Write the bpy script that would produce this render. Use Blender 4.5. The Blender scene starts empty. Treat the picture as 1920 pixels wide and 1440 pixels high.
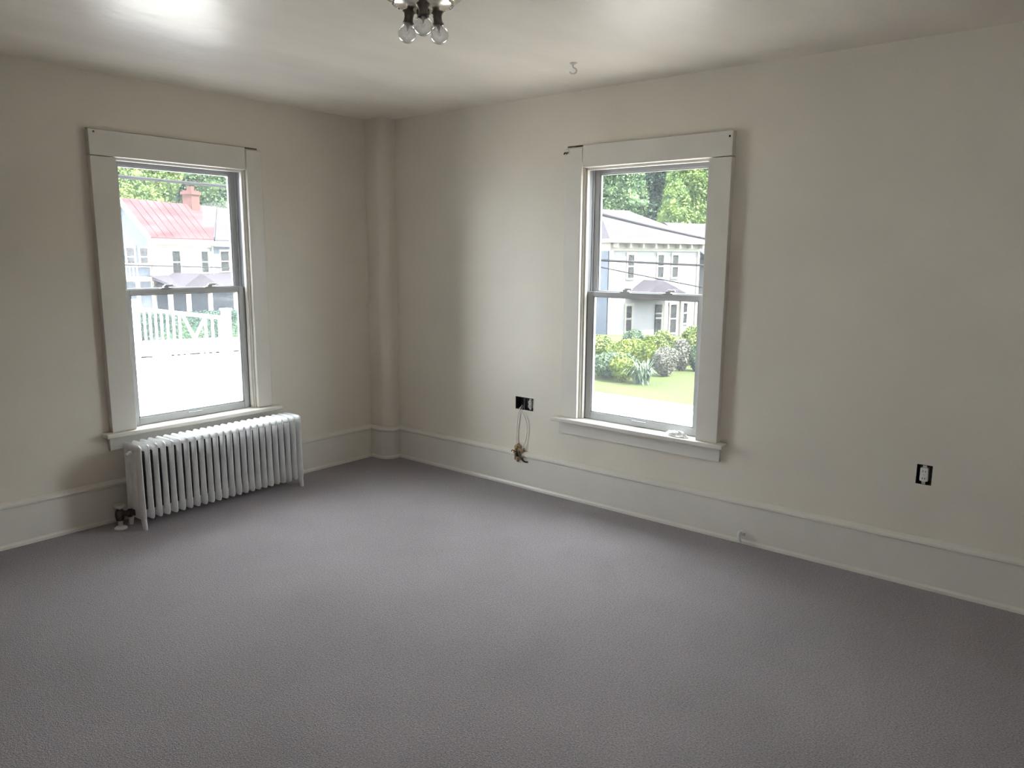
import bpy, bmesh, math, random
import numpy as np
from mathutils import Matrix, Vector

random.seed(7)
rng = np.random.default_rng(7)
S = bpy.context.scene
C = S.collection

# ------------------------------------------------------------------ camera
CAM = Vector((-4.0301, -4.6427, 1.6103))
yaw, pitch, roll, FPX = 0.8851, -0.1692, 0.0075, 1423.57
fw = Vector((math.sin(yaw)*math.cos(pitch), math.cos(yaw)*math.cos(pitch), math.sin(pitch)))
rt = Vector((math.cos(yaw), -math.sin(yaw), 0)); up = rt.cross(fw)
rt2 = math.cos(roll)*rt + math.sin(roll)*up
up2 = -math.sin(roll)*rt + math.cos(roll)*up
cd = bpy.data.cameras.new('camera'); cam = bpy.data.objects.new('camera', cd); C.objects.link(cam)
m3 = Matrix((rt2, up2, -fw)).transposed()
cam.matrix_world = Matrix.Translation(CAM) @ m3.to_4x4()
cd.sensor_fit = 'HORIZONTAL'; cd.sensor_width = 36.0; cd.lens = FPX/1920*36
cd.clip_start = 0.05; cd.clip_end = 1000
S.camera = cam

# ------------------------------------------------------------------ sky, sun, exposure
SKY, SUN, EXPOSURE = 8.0, 26.0, 1.18
S.view_settings.view_transform = 'Standard'
S.view_settings.look = 'None'
S.view_settings.gamma = 1.0
S.view_settings.use_curve_mapping = False
S.view_settings.exposure = EXPOSURE
W = bpy.data.worlds.new('hazy_sky'); S.world = W; W.use_nodes = True
bg = W.node_tree.nodes['Background']
bg.inputs['Color'].default_value = (0.90, 0.95, 1.0, 1); bg.inputs['Strength'].default_value = SKY
sd = bpy.data.lights.new('sun', 'SUN'); sd.energy = SUN; sd.angle = math.radians(1.5); sd.color = (1, .95, .86)
sun = bpy.data.objects.new('sun', sd); C.objects.link(sun)
sdir = Vector((.03*math.cos(math.radians(50)), -.999*math.cos(math.radians(50)), math.sin(math.radians(50))))
sun.rotation_euler = sdir.to_track_quat('Z', 'Y').to_euler()
sun.location = (0, 0, 30)
S.cycles.max_bounces = 14; S.cycles.diffuse_bounces = 10; S.cycles.transparent_max_bounces = 16
S.cycles.sample_clamp_indirect = 12

# ------------------------------------------------------------------ materials
def nodes(name):
    m = bpy.data.materials.new(name); m.use_nodes = True
    nt = m.node_tree
    return m, nt, nt.nodes['Principled BSDF']

def mat(name, col, rough=.5, spec=.5, metal=0., scale=8., var=.06, bump=0., bscale=None, stretch=(1, 1, 1), detail=4., dist=.01):
    """principled paint / plaster / metal with noise-driven tone and relief"""
    m, nt, p = nodes(name)
    tc = nt.nodes.new('ShaderNodeTexCoord'); mp = nt.nodes.new('ShaderNodeMapping')
    mp.inputs['Scale'].default_value = stretch
    nt.links.new(tc.outputs['Object'], mp.inputs['Vector'])
    n = nt.nodes.new('ShaderNodeTexNoise'); n.inputs['Scale'].default_value = scale; n.inputs['Detail'].default_value = detail
    nt.links.new(mp.outputs['Vector'], n.inputs['Vector'])
    r = nt.nodes.new('ShaderNodeValToRGB')
    lo = tuple(max(0, c*(1-var)) for c in col); hi = tuple(min(1, c*(1+var)) for c in col)
    r.color_ramp.elements[0].position = .3; r.color_ramp.elements[1].position = .7
    r.color_ramp.elements[0].color = (*lo, 1); r.color_ramp.elements[1].color = (*hi, 1)
    nt.links.new(n.outputs['Fac'], r.inputs['Fac']); nt.links.new(r.outputs['Color'], p.inputs['Base Color'])
    p.inputs['Roughness'].default_value = rough; p.inputs['Specular IOR Level'].default_value = spec
    p.inputs['Metallic'].default_value = metal
    if bump:
        n2 = nt.nodes.new('ShaderNodeTexNoise'); n2.inputs['Scale'].default_value = bscale or scale*3; n2.inputs['Detail'].default_value = 5
        nt.links.new(mp.outputs['Vector'], n2.inputs['Vector'])
        b = nt.nodes.new('ShaderNodeBump'); b.inputs['Strength'].default_value = bump; b.inputs['Distance'].default_value = dist
        nt.links.new(n2.outputs['Fac'], b.inputs['Height']); nt.links.new(b.outputs['Normal'], p.inputs['Normal'])
    return m

def foliage(name, lo, mid, hi, scale=1.2):
    m, nt, p = nodes(name)
    tc = nt.nodes.new('ShaderNodeTexCoord')
    n = nt.nodes.new('ShaderNodeTexNoise'); n.inputs['Scale'].default_value = scale; n.inputs['Detail'].default_value = 6
    nt.links.new(tc.outputs['Object'], n.inputs['Vector'])
    r = nt.nodes.new('ShaderNodeValToRGB')
    e = r.color_ramp.elements; e[0].position = .36; e[0].color = (*lo, 1); e[1].position = .66; e[1].color = (*hi, 1)
    q = e.new(.5); q.color = (*mid, 1)
    nt.links.new(n.outputs['Fac'], r.inputs['Fac']); nt.links.new(r.outputs['Color'], p.inputs['Base Color'])
    p.inputs['Roughness'].default_value = .75; p.inputs['Specular IOR Level'].default_value = .25
    return m

def glass(name, refl=.05, tint=(.97, .985, .98), edge=0.):
    m = bpy.data.materials.new(name); m.use_nodes = True; nt = m.node_tree
    nt.nodes.remove(nt.nodes['Principled BSDF']); out = nt.nodes['Material Output']
    t = nt.nodes.new('ShaderNodeBsdfTransparent'); t.inputs['Color'].default_value = (*tint, 1)
    g = nt.nodes.new('ShaderNodeBsdfGlossy'); g.inputs['Roughness'].default_value = .03
    mx = nt.nodes.new('ShaderNodeMixShader'); mx.inputs['Fac'].default_value = refl
    if edge:
        lw = nt.nodes.new('ShaderNodeLayerWeight'); lw.inputs['Blend'].default_value = edge
        nt.links.new(lw.outputs['Facing'], mx.inputs['Fac'])
    nt.links.new(t.outputs[0], mx.inputs[1]); nt.links.new(g.outputs[0], mx.inputs[2]); nt.links.new(mx.outputs[0], out.inputs['Surface'])
    return m

def veil_glass(name, veil=.010):
    """clear pane with a whitish scatter added to veil the outdoor view"""
    m = glass(name, .010); nt = m.node_tree; out = nt.nodes['Material Output']; clean = out.inputs['Surface'].links[0].from_socket
    tr = nt.nodes.new('ShaderNodeBsdfTranslucent'); tr.inputs['Color'].default_value = (.9, .93, 1, 1)  # haze over the view put in as pale scatter
    mx = nt.nodes.new('ShaderNodeMixShader'); mx.inputs['Fac'].default_value = veil
    nt.links.new(clean, mx.inputs[1]); nt.links.new(tr.outputs[0], mx.inputs[2]); nt.links.new(mx.outputs[0], out.inputs['Surface'])
    return m

def carpet_mat():
    m, nt, p = nodes('carpet')
    tc = nt.nodes.new('ShaderNodeTexCoord')
    f = nt.nodes.new('ShaderNodeTexNoise'); f.inputs['Scale'].default_value = 150; f.inputs['Detail'].default_value = 3
    l = nt.nodes.new('ShaderNodeTexNoise'); l.inputs['Scale'].default_value = 1.6; l.inputs['Detail'].default_value = 3
    v = nt.nodes.new('ShaderNodeTexVoronoi'); v.inputs['Scale'].default_value = 210
    for n in (f, l, v): nt.links.new(tc.outputs['Object'], n.inputs['Vector'])
    r = nt.nodes.new('ShaderNodeValToRGB'); e = r.color_ramp.elements
    e[0].position = .30; e[0].color = (.178, .156, .163, 1); e[1].position = .72; e[1].color = (.362, .325, .340, 1)
    nt.links.new(f.outputs['Fac'], r.inputs['Fac'])
    r2 = nt.nodes.new('ShaderNodeValToRGB'); e2 = r2.color_ramp.elements
    e2[0].position = .3; e2[0].color = (.9, .9, .9, 1); e2[1].position = .7; e2[1].color = (1.06, 1.06, 1.06, 1)
    nt.links.new(l.outputs['Fac'], r2.inputs['Fac'])
    mx = nt.nodes.new('ShaderNodeMix'); mx.data_type = 'RGBA'; mx.blend_type = 'MULTIPLY'; mx.inputs['Factor'].default_value = 1
    nt.links.new(r.outputs['Color'], mx.inputs['A']); nt.links.new(r2.outputs['Color'], mx.inputs['B'])
    nt.links.new(mx.outputs['Result'], p.inputs['Base Color'])
    b = nt.nodes.new('ShaderNodeBump'); b.inputs['Strength'].default_value = .55; b.inputs['Distance'].default_value = .006
    nt.links.new(v.outputs['Distance'], b.inputs['Height']); nt.links.new(b.outputs['Normal'], p.inputs['Normal'])
    p.inputs['Roughness'].default_value = .95; p.inputs['Specular IOR Level'].default_value = .1
    p.inputs['Sheen Weight'].default_value = .25; p.inputs['Sheen Roughness'].default_value = .5
    return m

M = {
    'wall': mat('wall_paint', (.70, .652, .568), .42, .45, scale=2.2, var=.035, bump=.18, bscale=16, dist=.004),
    'unseen_dark': mat('unseen_wall_brown', (.36, .29, .22), .5, .4, scale=3, var=.1, stretch=(6, 6, .5)),  # dark brown invented for the unseen walls to cut bounced light
    'ceiling': mat('ceiling_enamel', (.80, .755, .68), .40, .5, scale=1.5, var=.05, bump=.55, bscale=3.6, stretch=(1, 2.4, 1), dist=.014),
    'trim': mat('trim_enamel', (.68, .65, .59), .34, .5, scale=5, var=.03, bump=.12, bscale=28, dist=.003),
    'vinyl': mat('sash_vinyl', (.44, .45, .455), .35, .5, scale=9, var=.03),
    'track': mat('sash_track', (.26, .26, .27), .4, .5, scale=9, var=.1),
    'carpet': carpet_mat(),
    'radcore': mat('radiator_shade_core', (.06, .058, .056), .7, .2, scale=30, var=.3),  # shade between the sections put into a dark inner colour
    'radiator': mat('radiator_enamel', (.74, .74, .735), .32, .55, scale=14, var=.06, bump=.1, bscale=60, dist=.003),
    'brasspipe': mat('valve_metal', (.62, .58, .5), .3, .5, .6, scale=30, var=.2),
    'shadow_line': mat('shadow_line_dark', (.16, .14, .11), .9, .1, scale=40, var=.5),  # colour of the shadow line drawn over each window head
    'dark': mat('dark_void', (.012, .012, .012), .8, .2, scale=30, var=.3),
    'chrome': mat('fixture_nickel', (.66, .62, .55), .2, .5, 1., scale=24, var=.18),
    'socket': mat('socket_bronze', (.12, .10, .08), .4, .5, .4, scale=30, var=.2),
    'bulb': glass('bulb_glass', .06, (.93, .94, .95), .35),
    'filament': mat('bulb_stem', (.55, .55, .56), .4, .5, scale=40, var=.2),
    'glass': veil_glass('window_glass'),
    'white_plastic': mat('white_plastic', (.72, .71, .69), .4, .5, scale=30, var=.04),
    'ivory': mat('ivory_device', (.5, .48, .43), .45, .5, scale=40, var=.08),
    'steelbox': mat('old_steel_box', (.045, .045, .045), .55, .4, .5, scale=60, var=.5),
    'torn': mat('torn_plaster', (.42, .32, .2), .9, .1, scale=60, var=.5, bump=.8, bscale=120, dist=.006),
    'rust': mat('old_cloth_wire', (.16, .095, .045), .8, .2, scale=80, var=.5),
    'cable': mat('dark_cable', (.06, .055, .05), .55, .4, scale=30, var=.2),
    'iron': mat('dark_iron', (.09, .085, .08), .5, .5, .6, scale=50, var=.3),
    # outdoors
    'concrete': mat('concrete', (0.2200, 0.2090, 0.2035), .85, .2, scale=2, var=.08, bump=.2, bscale=30),
    'paving': mat('pale_paving', (.62, .60, .58), .85, .2, scale=2, var=.08, bump=.2, bscale=30),
    'asphalt': mat('asphalt', (.045, .043, .047), .9, .2, scale=6, var=.2, bump=.3, bscale=60),
    'lawn': mat('lawn_grass', (0.0272, 0.0354, 0.0116), .9, .1, scale=.9, var=.22, bump=.8, bscale=40, dist=.05, detail=8),
    'hillsoil': foliage('hillside_undergrowth', (.004, .009, .006), (.010, .019, .009), (.024, .038, .014), .5),
    'deck': mat('deck_paint', (.30, .29, .31), .6, .3, scale=4, var=.06, bump=.1, bscale=30, stretch=(.2, 4, 1)),
    'rail': mat('white_rail_paint', (.8, .79, .77), .5, .4, scale=4, var=.03),
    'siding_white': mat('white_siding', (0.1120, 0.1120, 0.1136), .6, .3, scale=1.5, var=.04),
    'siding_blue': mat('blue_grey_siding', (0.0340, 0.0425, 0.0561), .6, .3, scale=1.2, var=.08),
    'roof_red': mat('red_metal_roof', (0.0364, 0.0186, 0.0206), .9, .04, scale=.8, var=.35, stretch=(.5, 3, 3)),
    'roof_grey': mat('grey_shingle_roof', (0.0246, 0.0224, 0.0269), .9, .04, scale=2, var=.14, stretch=(.5, 3, 3)),
    'housetrim': mat('house_cream_trim', (0.1360, 0.1280, 0.1080), .5, .3, scale=3, var=.03),
    'housepane': mat('dark_window_pane', (.010, .011, .012), .25, .25, scale=3, var=.4),
    'brick': mat('chimney_brick', (0.0374, 0.0150, 0.0122), .85, .2, scale=8, var=.3),
    'bark': mat('tree_bark', (.025, .02, .016), .9, .1, scale=6, var=.4, bump=.6, bscale=20),
    'wire': mat('wire_sheath', (.006, .006, .007), .8, .1, scale=3, var=.2),
    'forest': foliage('forest_leaves', (0.0065, 0.0161, 0.0103), (0.0180, 0.0378, 0.0153), (0.0473, 0.0789, 0.0238), .30),  # leaf highlights, bluish shadows and distance haze put into the ramp colours
    'leaf_yellow': foliage('yellow_green_leaves', (0.0196, 0.0395, 0.0103), (0.0425, 0.0744, 0.0153), (0.0816, 0.1167, 0.0255), .9),
    'leaf_dark': foliage('dark_green_leaves', (0.0065, 0.0161, 0.0136), (0.0146, 0.0305, 0.0221), (0.0294, 0.0539, 0.0306), .8),
    'leaf_mid': foliage('mid_green_leaves', (0.0122, 0.0288, 0.0136), (0.0294, 0.0574, 0.0221), (0.0604, 0.0969, 0.0340), .8),
    'shrub_light': foliage('light_shrub_leaves', (0.0221, 0.0374, 0.0085), (0.0476, 0.0680, 0.0153), (0.0799, 0.1002, 0.0272), 5),
    'shrub_yellow': foliage('golden_shrub_leaves', (0.0254, 0.0440, 0.0038), (0.0479, 0.0698, 0.0067), (0.0748, 0.0954, 0.0115), 5),
    'shrub_dark': foliage('shade_mound_leaves', (0.0088, 0.0210, 0.0114), (0.0212, 0.0400, 0.0204), (0.0424, 0.0686, 0.0310), 5),
    'shrub_grey': foliage('silver_shrub_leaves', (0.0225, 0.0270, 0.0210), (0.0480, 0.0510, 0.0390), (0.0990, 0.0930, 0.0810), 7),
    'iris': foliage('bluish_blades', (0.0163, 0.0310, 0.0196), (0.0359, 0.0588, 0.0376), (0.0653, 0.0898, 0.0490), 5),
    'blossom': mat('orange_blossom', (.62, .30, .10), .7, .2, scale=20, var=.2),
}

# ------------------------------------------------------------------ mesh helpers
def nb(): return bmesh.new()

def box(bm, x0, x1, y0, y1, z0, z1):
    v = [bm.verts.new(p) for p in ((x0, y0, z0), (x1, y0, z0), (x1, y1, z0), (x0, y1, z0), (x0, y0, z1), (x1, y0, z1), (x1, y1, z1), (x0, y1, z1))]
    for f in ((3, 2, 1, 0), (4, 5, 6, 7), (0, 1, 5, 4), (1, 2, 6, 5), (2, 3, 7, 6), (3, 0, 4, 7)): bm.faces.new([v[i] for i in f])
    return v

def prism(bm, pts, vec):
    """extrude a planar polygon (list of 3D points) by vec"""
    a = [bm.verts.new(p) for p in pts]; b = [bm.verts.new(Vector(p)+Vector(vec)) for p in pts]
    n = len(a); bm.faces.new(a[::-1]); bm.faces.new(b)
    for i in range(n): bm.faces.new((a[i], a[(i+1) % n], b[(i+1) % n], b[i]))

def rings(bm, rr, cap=True):
    vs = [[bm.verts.new(p) for p in ring] for ring in rr]
    n = len(vs[0])
    for a, b in zip(vs, vs[1:]):
        for i in range(n): bm.faces.new((a[i], a[(i+1) % n], b[(i+1) % n], b[i]))
    if cap: bm.faces.new(vs[0][::-1]); bm.faces.new(vs[-1])

def lathe(bm, prof, c=(0, 0, 0), seg=24, axis=None):
    """prof = [(r, h)] turned about axis (default +z) through c"""
    q = Vector((0, 0, 1)).rotation_difference(Vector(axis)) if axis is not None else None
    rr = []
    for r, h in prof:
        ring = []
        for k in range(seg):
            a = 2*math.pi*k/seg; p = Vector((max(r, 1e-4)*math.cos(a), max(r, 1e-4)*math.sin(a), h))
            if q: p = q @ p
            ring.append(p+Vector(c))
        rr.append(ring)
    rings(bm, rr)

def tube(bm, pts, r, seg=8):
    pts = [Vector(p) for p in pts]; rr = []; n0 = None
    for i, p in enumerate(pts):
        t = (pts[min(i+1, len(pts)-1)]-pts[max(i-1, 0)]).normalized()
        if n0 is None:
            n0 = t.orthogonal().normalized()
        n0 = (n0-t*n0.dot(t)).normalized(); b = t.cross(n0)
        rad = r[i] if isinstance(r, (list, tuple)) else r
        rr.append([p+rad*(math.cos(2*math.pi*k/seg)*n0+math.sin(2*math.pi*k/seg)*b) for k in range(seg)])
    rings(bm, rr)

def sphere(bm, c, r, sx=1, sy=1, sz=1, sub=2):
    g = bmesh.ops.create_icosphere(bm, subdivisions=sub, radius=r)
    for v in g['verts']: v.co = Vector((v.co.x*sx, v.co.y*sy, v.co.z*sz))+Vector(c)
    return g['verts']

def bez(p, n=14):
    """smooth curve through points (Catmull-Rom)"""
    p = [Vector(q) for q in p]; out = []
    for i in range(len(p)-1):
        a, b, c, d = p[max(i-1, 0)], p[i], p[i+1], p[min(i+2, len(p)-1)]
        for k in range(n):
            t = k/n
            out.append(.5*((2*b)+(c-a)*t+(2*a-5*b+4*c-d)*t*t+(3*b-a-3*c+d)*t**3))
    return out+[p[-1]]

def obj(name, bm, m, parent=None, bevel=0., smooth=False, seg=2):
    bmesh.ops.remove_doubles(bm, verts=bm.verts, dist=1e-6)
    bmesh.ops.recalc_face_normals(bm, faces=bm.faces)
    me = bpy.data.meshes.new(name); bm.to_mesh(me); bm.free()
    me.materials.append(M[m] if isinstance(m, str) else m)
    o = bpy.data.objects.new(name, me); C.objects.link(o)
    if parent: o.parent = parent
    if bevel:
        md = o.modifiers.new('bevel', 'BEVEL'); md.width = bevel; md.segments = seg; md.limit_method = 'ANGLE'; md.angle_limit = math.radians(40)
    if smooth:
        for p in me.polygons: p.use_smooth = True
        me.set_sharp_from_angle(angle=math.radians(50))
    return o

def empty(name, loc=(0, 0, 0), rz=0.):
    o = bpy.data.objects.new(name, None); C.objects.link(o); o.location = loc; o.rotation_euler = (0, 0, rz)
    o.empty_display_size = .1
    return o

def tag(o, label=None, cat=None, group=None, kind=None):
    if label: o['label'] = label
    if cat: o['category'] = cat
    if group: o['group'] = group
    if kind: o['kind'] = kind
    return o

def struct(o, label=None): return tag(o, label, None, None, 'structure')

def dup(o, parent=None, loc=None):
    c = o.copy(); C.objects.link(c)
    if parent: c.parent = parent
    if loc is not None: c.location = loc
    return c

# ================================================================== THE ROOM
H, T = 2.6, .16                       # ceiling height, wall thickness
XB, YN = -4.65, -5.6                  # unseen back and near walls
DX, DY = .134, .19                    # boxed pipe in the corner
LW = dict(a1=-2.136, a2=-1.039, o1=-1.995, o2=-1.166, ztop=2.283, zh=2.142, zs=.550, ex=.0)
RW = dict(a1=1.779, a2=2.886, o1=1.920, o2=2.755, ztop=2.270, zh=2.138, zs=.558, ex=.0)
BOX1 = (1.380, 1.536, .552, .640)     # open wall box (along the right wall, z)
BOX2 = (3.903, 3.972, .520, .618)

def wall_grid(bm, u0, u1, z0, z1, holes, put):
    us = sorted({u0, u1, *[h[0] for h in holes], *[h[1] for h in holes]})
    zs = sorted({z0, z1, *[h[2] for h in holes], *[h[3] for h in holes]})
    for a, b in zip(us, us[1:]):
        for c, d in zip(zs, zs[1:]):
            um, zm = (a+b)/2, (c+d)/2
            if any(h[0] < um < h[1] and h[2] < zm < h[3] for h in holes): continue
            put(a, b, c, d)

bm = nb(); wall_grid(bm, XB-T, T, -.3, H, [(LW['o1']-.015, LW['o2']+.015, LW['zs']-.03, LW['zh']+.015)], lambda a, b, c, d: box(bm, a, b, 0, T, c, d))
struct(obj('wall_left', bm, 'wall'), 'greige plaster wall with the window over the radiator')
bm = nb(); wall_grid(bm, 0, -YN+T, -.3, H, [(RW['o1']-.015, RW['o2']+.015, RW['zs']-.03, RW['zh']+.015), BOX1, BOX2], lambda a, b, c, d: box(bm, 0, T, -b, -a, c, d))
struct(obj('wall_right', bm, 'wall'), 'long greige plaster wall with window and bare outlets')
FILL_WIN = (4.60, 5.24, 1.40, 2.14)          # unseen high window added as fill light for the right wall
bm = nb(); wall_grid(bm, 0, -YN+T, -.3, H, [FILL_WIN], lambda a, b, c, d: box(bm, XB-T, XB, -b, -a, c, d)); struct(obj('wall_back', bm, 'unseen_dark'))
bm = nb(); box(bm, XB, 0, YN-T, YN, -.3, H); struct(obj('wall_near', bm, 'unseen_dark'))
bm = nb(); box(bm, XB-T, T, YN-T, T, H, H+.2); struct(obj('ceiling', bm, 'ceiling'), 'glossy cream painted ceiling')
bm = nb(); box(bm, XB, 0, YN, 0, -.12, 0); struct(obj('floor', bm, 'carpet'), 'brown-grey wall-to-wall carpet')
# storey above: closes the house over the room
bm = nb(); box(bm, XB-T-.1, T+.1, YN-T-.1, T+.1, H+.2, 4.9); box(bm, XB-.6, .5, YN-.6, .5, 4.9, 5.1); struct(obj('roof', bm, 'siding_white'))

bm = nb(); box(bm, -5.6, -5.06, T+.1, 2.7, -1.2, 4.9); struct(obj('light_block_wing', bm, 'siding_blue'))  # made-up wing out of view, blocks light reaching the room corner

# boxed pipe in the corner
def corner_path(off, r=.075, n=7):
    """plan outline of the boxed corner, pushed out by off"""
    x, y = -DX-off, -DY-off; rr = r
    pts = [(x, 0)]
    for k in range(n+1):
        a = math.pi + (math.pi/2)*k/n
        pts.append((x+rr+rr*math.cos(a), y+rr+rr*math.sin(a)))
    pts.append((0, y))
    return pts
bm = nb(); pl = corner_path(0)+[(0, 0)]
prism(bm, [(x, y, 0) for x, y in pl], (0, 0, H)); struct(obj('wall_corner', bm, 'wall', smooth=True), 'boxed-in rounded pipe chase in the room corner')

# baseboards swept along the walls
PROF = [(0, 0), (.026, 0), (.026, .014), (.020, .022), (.018, .026), (.018, .214), (.0165, .216), (.0165, .222), (.025, .224), (.029, .231), (.028, .240), (.020, .248), (.008, .256), (0, .258)]
def sweep(name, path, label=None):
    bm = nb(); P = [Vector((x, y)) for x, y in path]; rr = []
    for i, p in enumerate(P):
        d1 = (P[i]-P[i-1]).normalized() if i else (P[1]-P[0]).normalized()
        d2 = (P[i+1]-P[i]).normalized() if i < len(P)-1 else d1
        n1 = Vector((d1.y, -d1.x)); n2 = Vector((d2.y, -d2.x)); n = (n1+n2); n = n/(n.dot(n1)) if n.length > 1e-6 else n1
        rr.append([(p.x+n.x*o, p.y+n.y*o, z) for o, z in PROF])
    rings(bm, rr)
    return struct(obj(name, bm, 'trim', smooth=False), label)
sweep('baseboard_left', [(XB, 0), (-DX-.001, 0)], 'tall white baseboard under the left window')
sweep('baseboard_corner', corner_path(0))
sweep('baseboard_right', [(0, -DY-.001), (0, YN)], 'tall white baseboard along the right wall')
sweep('baseboard_near', [(0, YN), (XB, YN)]); sweep('baseboard_back', [(XB, YN), (XB, 0)])

# ------------------------------------------------------------------ windows
def make_window(name, w, pos, near, label):
    """pos(u, d, z): u along the wall (rightwards from inside), d outwards. near = which casing the head board runs over"""
    root = struct(empty(name), label)
    def B(bm, u0, u1, d0, d1, z0, z1):
        ps = [pos(u, d, z) for z in (z0, z1) for u, d in ((u0, d0), (u1, d0), (u1, d1), (u0, d1))]
        v = [bm.verts.new(p) for p in ps]
        for f in ((3, 2, 1, 0), (4, 5, 6, 7), (0, 1, 5, 4), (1, 2, 6, 5), (2, 3, 7, 6), (3, 0, 4, 7)): bm.faces.new([v[i] for i in f])
    def part(nm, boxes, m='trim', parent=root, bevel=.003):
        bm = nb()
        for b in boxes: B(bm, *b)
        return obj(nm, bm, m, parent, bevel)
    a1, a2, o1, o2, zt, zh, zs = (w[k] for k in ('a1', 'a2', 'o1', 'o2', 'ztop', 'zh', 'zs'))
    ct = .044; g = .004                         # casing thickness, joint
    if near == 'left':
        part('side_casing', [(a1, o1, -ct, 0, zs, zh-g)]); part('side_casing', [(o2+g*3, a2, -ct*.6, 0, zs, zt-.010)], bevel=.007)
        part('head_casing', [(a1, o2-g*1.5, -ct, 0, zh, zt)])
    else:
        part('side_casing', [(o2, a2, -ct, 0, zs, zh-g)]); part('side_casing', [(a1, o1-g*3, -ct*.6, 0, zs, zt-.010)], bevel=.007)
        part('head_casing', [(o1+g*1.5, a2, -ct, 0, zh, zt)])
    part('head_shadow_strip', [(a1+.004, a2-.02, -.003, 0, zt-.002, zt+.007)], 'shadow_line', bevel=0)  # thin dark strip standing in for the shadow line above the head
    e = .045
    part('stool', [(a1-e, a2+e, -.075, 0, zs-.028, zs), (o1, o2, 0, .075, zs-.028, zs)], bevel=.006)
    part('apron', [(a1-.012, a2+.012, -.022, 0, zs-.112, zs-.028)])
    # box lining of the opening
    part('jamb', [(o1-.015, o1, -.004, T, zs-.03, zh+.015), (o2, o2+.015, -.004, T, zs-.03, zh+.015), (o1, o2, -.004, T, zh, zh+.015), (o1-.015, o2+.015, .075, T+.05, zs-.045, zs-.012)], bevel=.001)
    s = .014                                      # inner stop and parting bead
    part('stop_bead', [(o1, o1+s, .004, .030, zs, zh), (o2-s, o2, .004, .030, zs, zh), (o1, o2, .004, .030, zh-s, zh)])
    part('sash_track', [(o1, o1+.012, .030, T-.02, zs, zh), (o2-.012, o2, .030, T-.02, zs, zh), (o1, o2, .030, T-.02, zh-.008, zh)], 'track', bevel=.001)
    part('parting_bead', [(o1, o1+.02, .068, .076, zs, zh), (o2-.02, o2, .068, .076, zs, zh)], 'vinyl', bevel=.001)
    zm = w.get('zm', 1.368)
    # lower sash (inner), upper sash (outer)
    def sash(nm, d0, d1, za, zb, bot, top):
        u0, u1, st = o1+.013, o2-.013, .042
        sh = part(nm, [(u0, u0+st, d0, d1, za, zb), (u1-st, u1, d0, d1, za, zb), (u0+st, u1-st, d0, d1, za, za+bot), (u0+st, u1-st, d0, d1, zb-top, zb)], 'vinyl', bevel=.004)
        part('glazing_bead', [(u0+st, u0+st+.008, d0+.006, d1-.006, za+bot, zb-top), (u1-st-.008, u1-st, d0+.006, d1-.006, za+bot, zb-top),
                              (u0+st, u1-st, d0+.006, d1-.006, za+bot, za+bot+.008), (u0+st, u1-st, d0+.006, d1-.006, zb-top-.008, zb-top)], 'vinyl', sh, bevel=0)
        dm = (d0+d1)/2
        part('pane', [(u0+st-.004, u1-st+.004, dm-.0015, dm+.0015, za+bot-.004, zb-top+.004)], 'glass', sh, bevel=0)
        return sh
    lo = sash('lower_sash', .034, .064, zs+.001, zm+.014, .045, .028)
    hi = sash('upper_sash', .080, .110, zm-.016, zh-.006, .028, .026)
    for t in (.34, .69):
        u = o1+(o2-o1)*t
        bm = nb()
        for b in ((u-.036, u+.036, .032, .062, zm+.014, zm+.022), (u-.016, u+.016, .036, .058, zm+.022, zm+.034), (u-.006, u+.044, .040, .053, zm+.030, zm+.042)): B(bm, *b)
        obj('sash_lock', bm, 'vinyl', lo, .003)
    # lift lip on the lower rail
    part('sash_lift', [((o1+o2)/2-.05, (o1+o2)/2+.05, .024, .034, zs+.032, zs+.038)], 'vinyl', lo, .002)
    return root

posL = lambda u, d, z: (u, d, z)
posR = lambda u, d, z: (d, -u, z)
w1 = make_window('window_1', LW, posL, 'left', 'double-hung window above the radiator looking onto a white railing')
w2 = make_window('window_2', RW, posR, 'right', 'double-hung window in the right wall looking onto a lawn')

def plain_window(name, P, w):
    a, b, c, d = w; root = struct(empty(name)); t = .04; m_ = (c+d)/2
    def part(nm, boxes, mt, par):
        bm = nb()
        for q in boxes: P(bm, *q)
        return obj(nm, bm, mt, par)
    part('casing', [(a-.13, a, -.025, 0, c, d+.13), (b, b+.13, -.025, 0, c, d+.13), (a, b, -.025, 0, d, d+.13), (a-.17, b+.17, -.06, 0, c-.03, c)], 'trim', root)
    f = part('sash', [(a, a+t, .05, .09, c, d), (b-t, b, .05, .09, c, d), (a+t, b-t, .05, .09, c, c+t), (a+t, b-t, .05, .09, d-t, d), (a+t, b-t, .05, .09, m_-.02, m_+.02)], 'vinyl', root)
    part('pane', [(a+t, b-t, .068, .071, c+t, d-t)], 'glass', f)
plain_window('added_fill_window', lambda bm, a, b, d0, d1, c, d: box(bm, XB-d1, XB-d0, -b, -a, c, d), FILL_WIN)  # invented opening that lets extra fill light in

def disc(name, pos_, axis, prof, m, parent):
    bm = nb(); lathe(bm, prof, pos_, 12, axis); return obj(name, bm, m, parent, smooth=True)
disc('screw', (-2.107, -.044, 2.268), (0, -1, 0), [(.001, 0), (.006, .0005), (.005, .002), (.001, .0025)], 'iron', w1)
disc('screw', (-.044, -2.868, 2.240), (-1, 0, 0), [(.001, 0), (.006, .0005), (.005, .002), (.001, .0025)], 'dark', w2)

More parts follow.
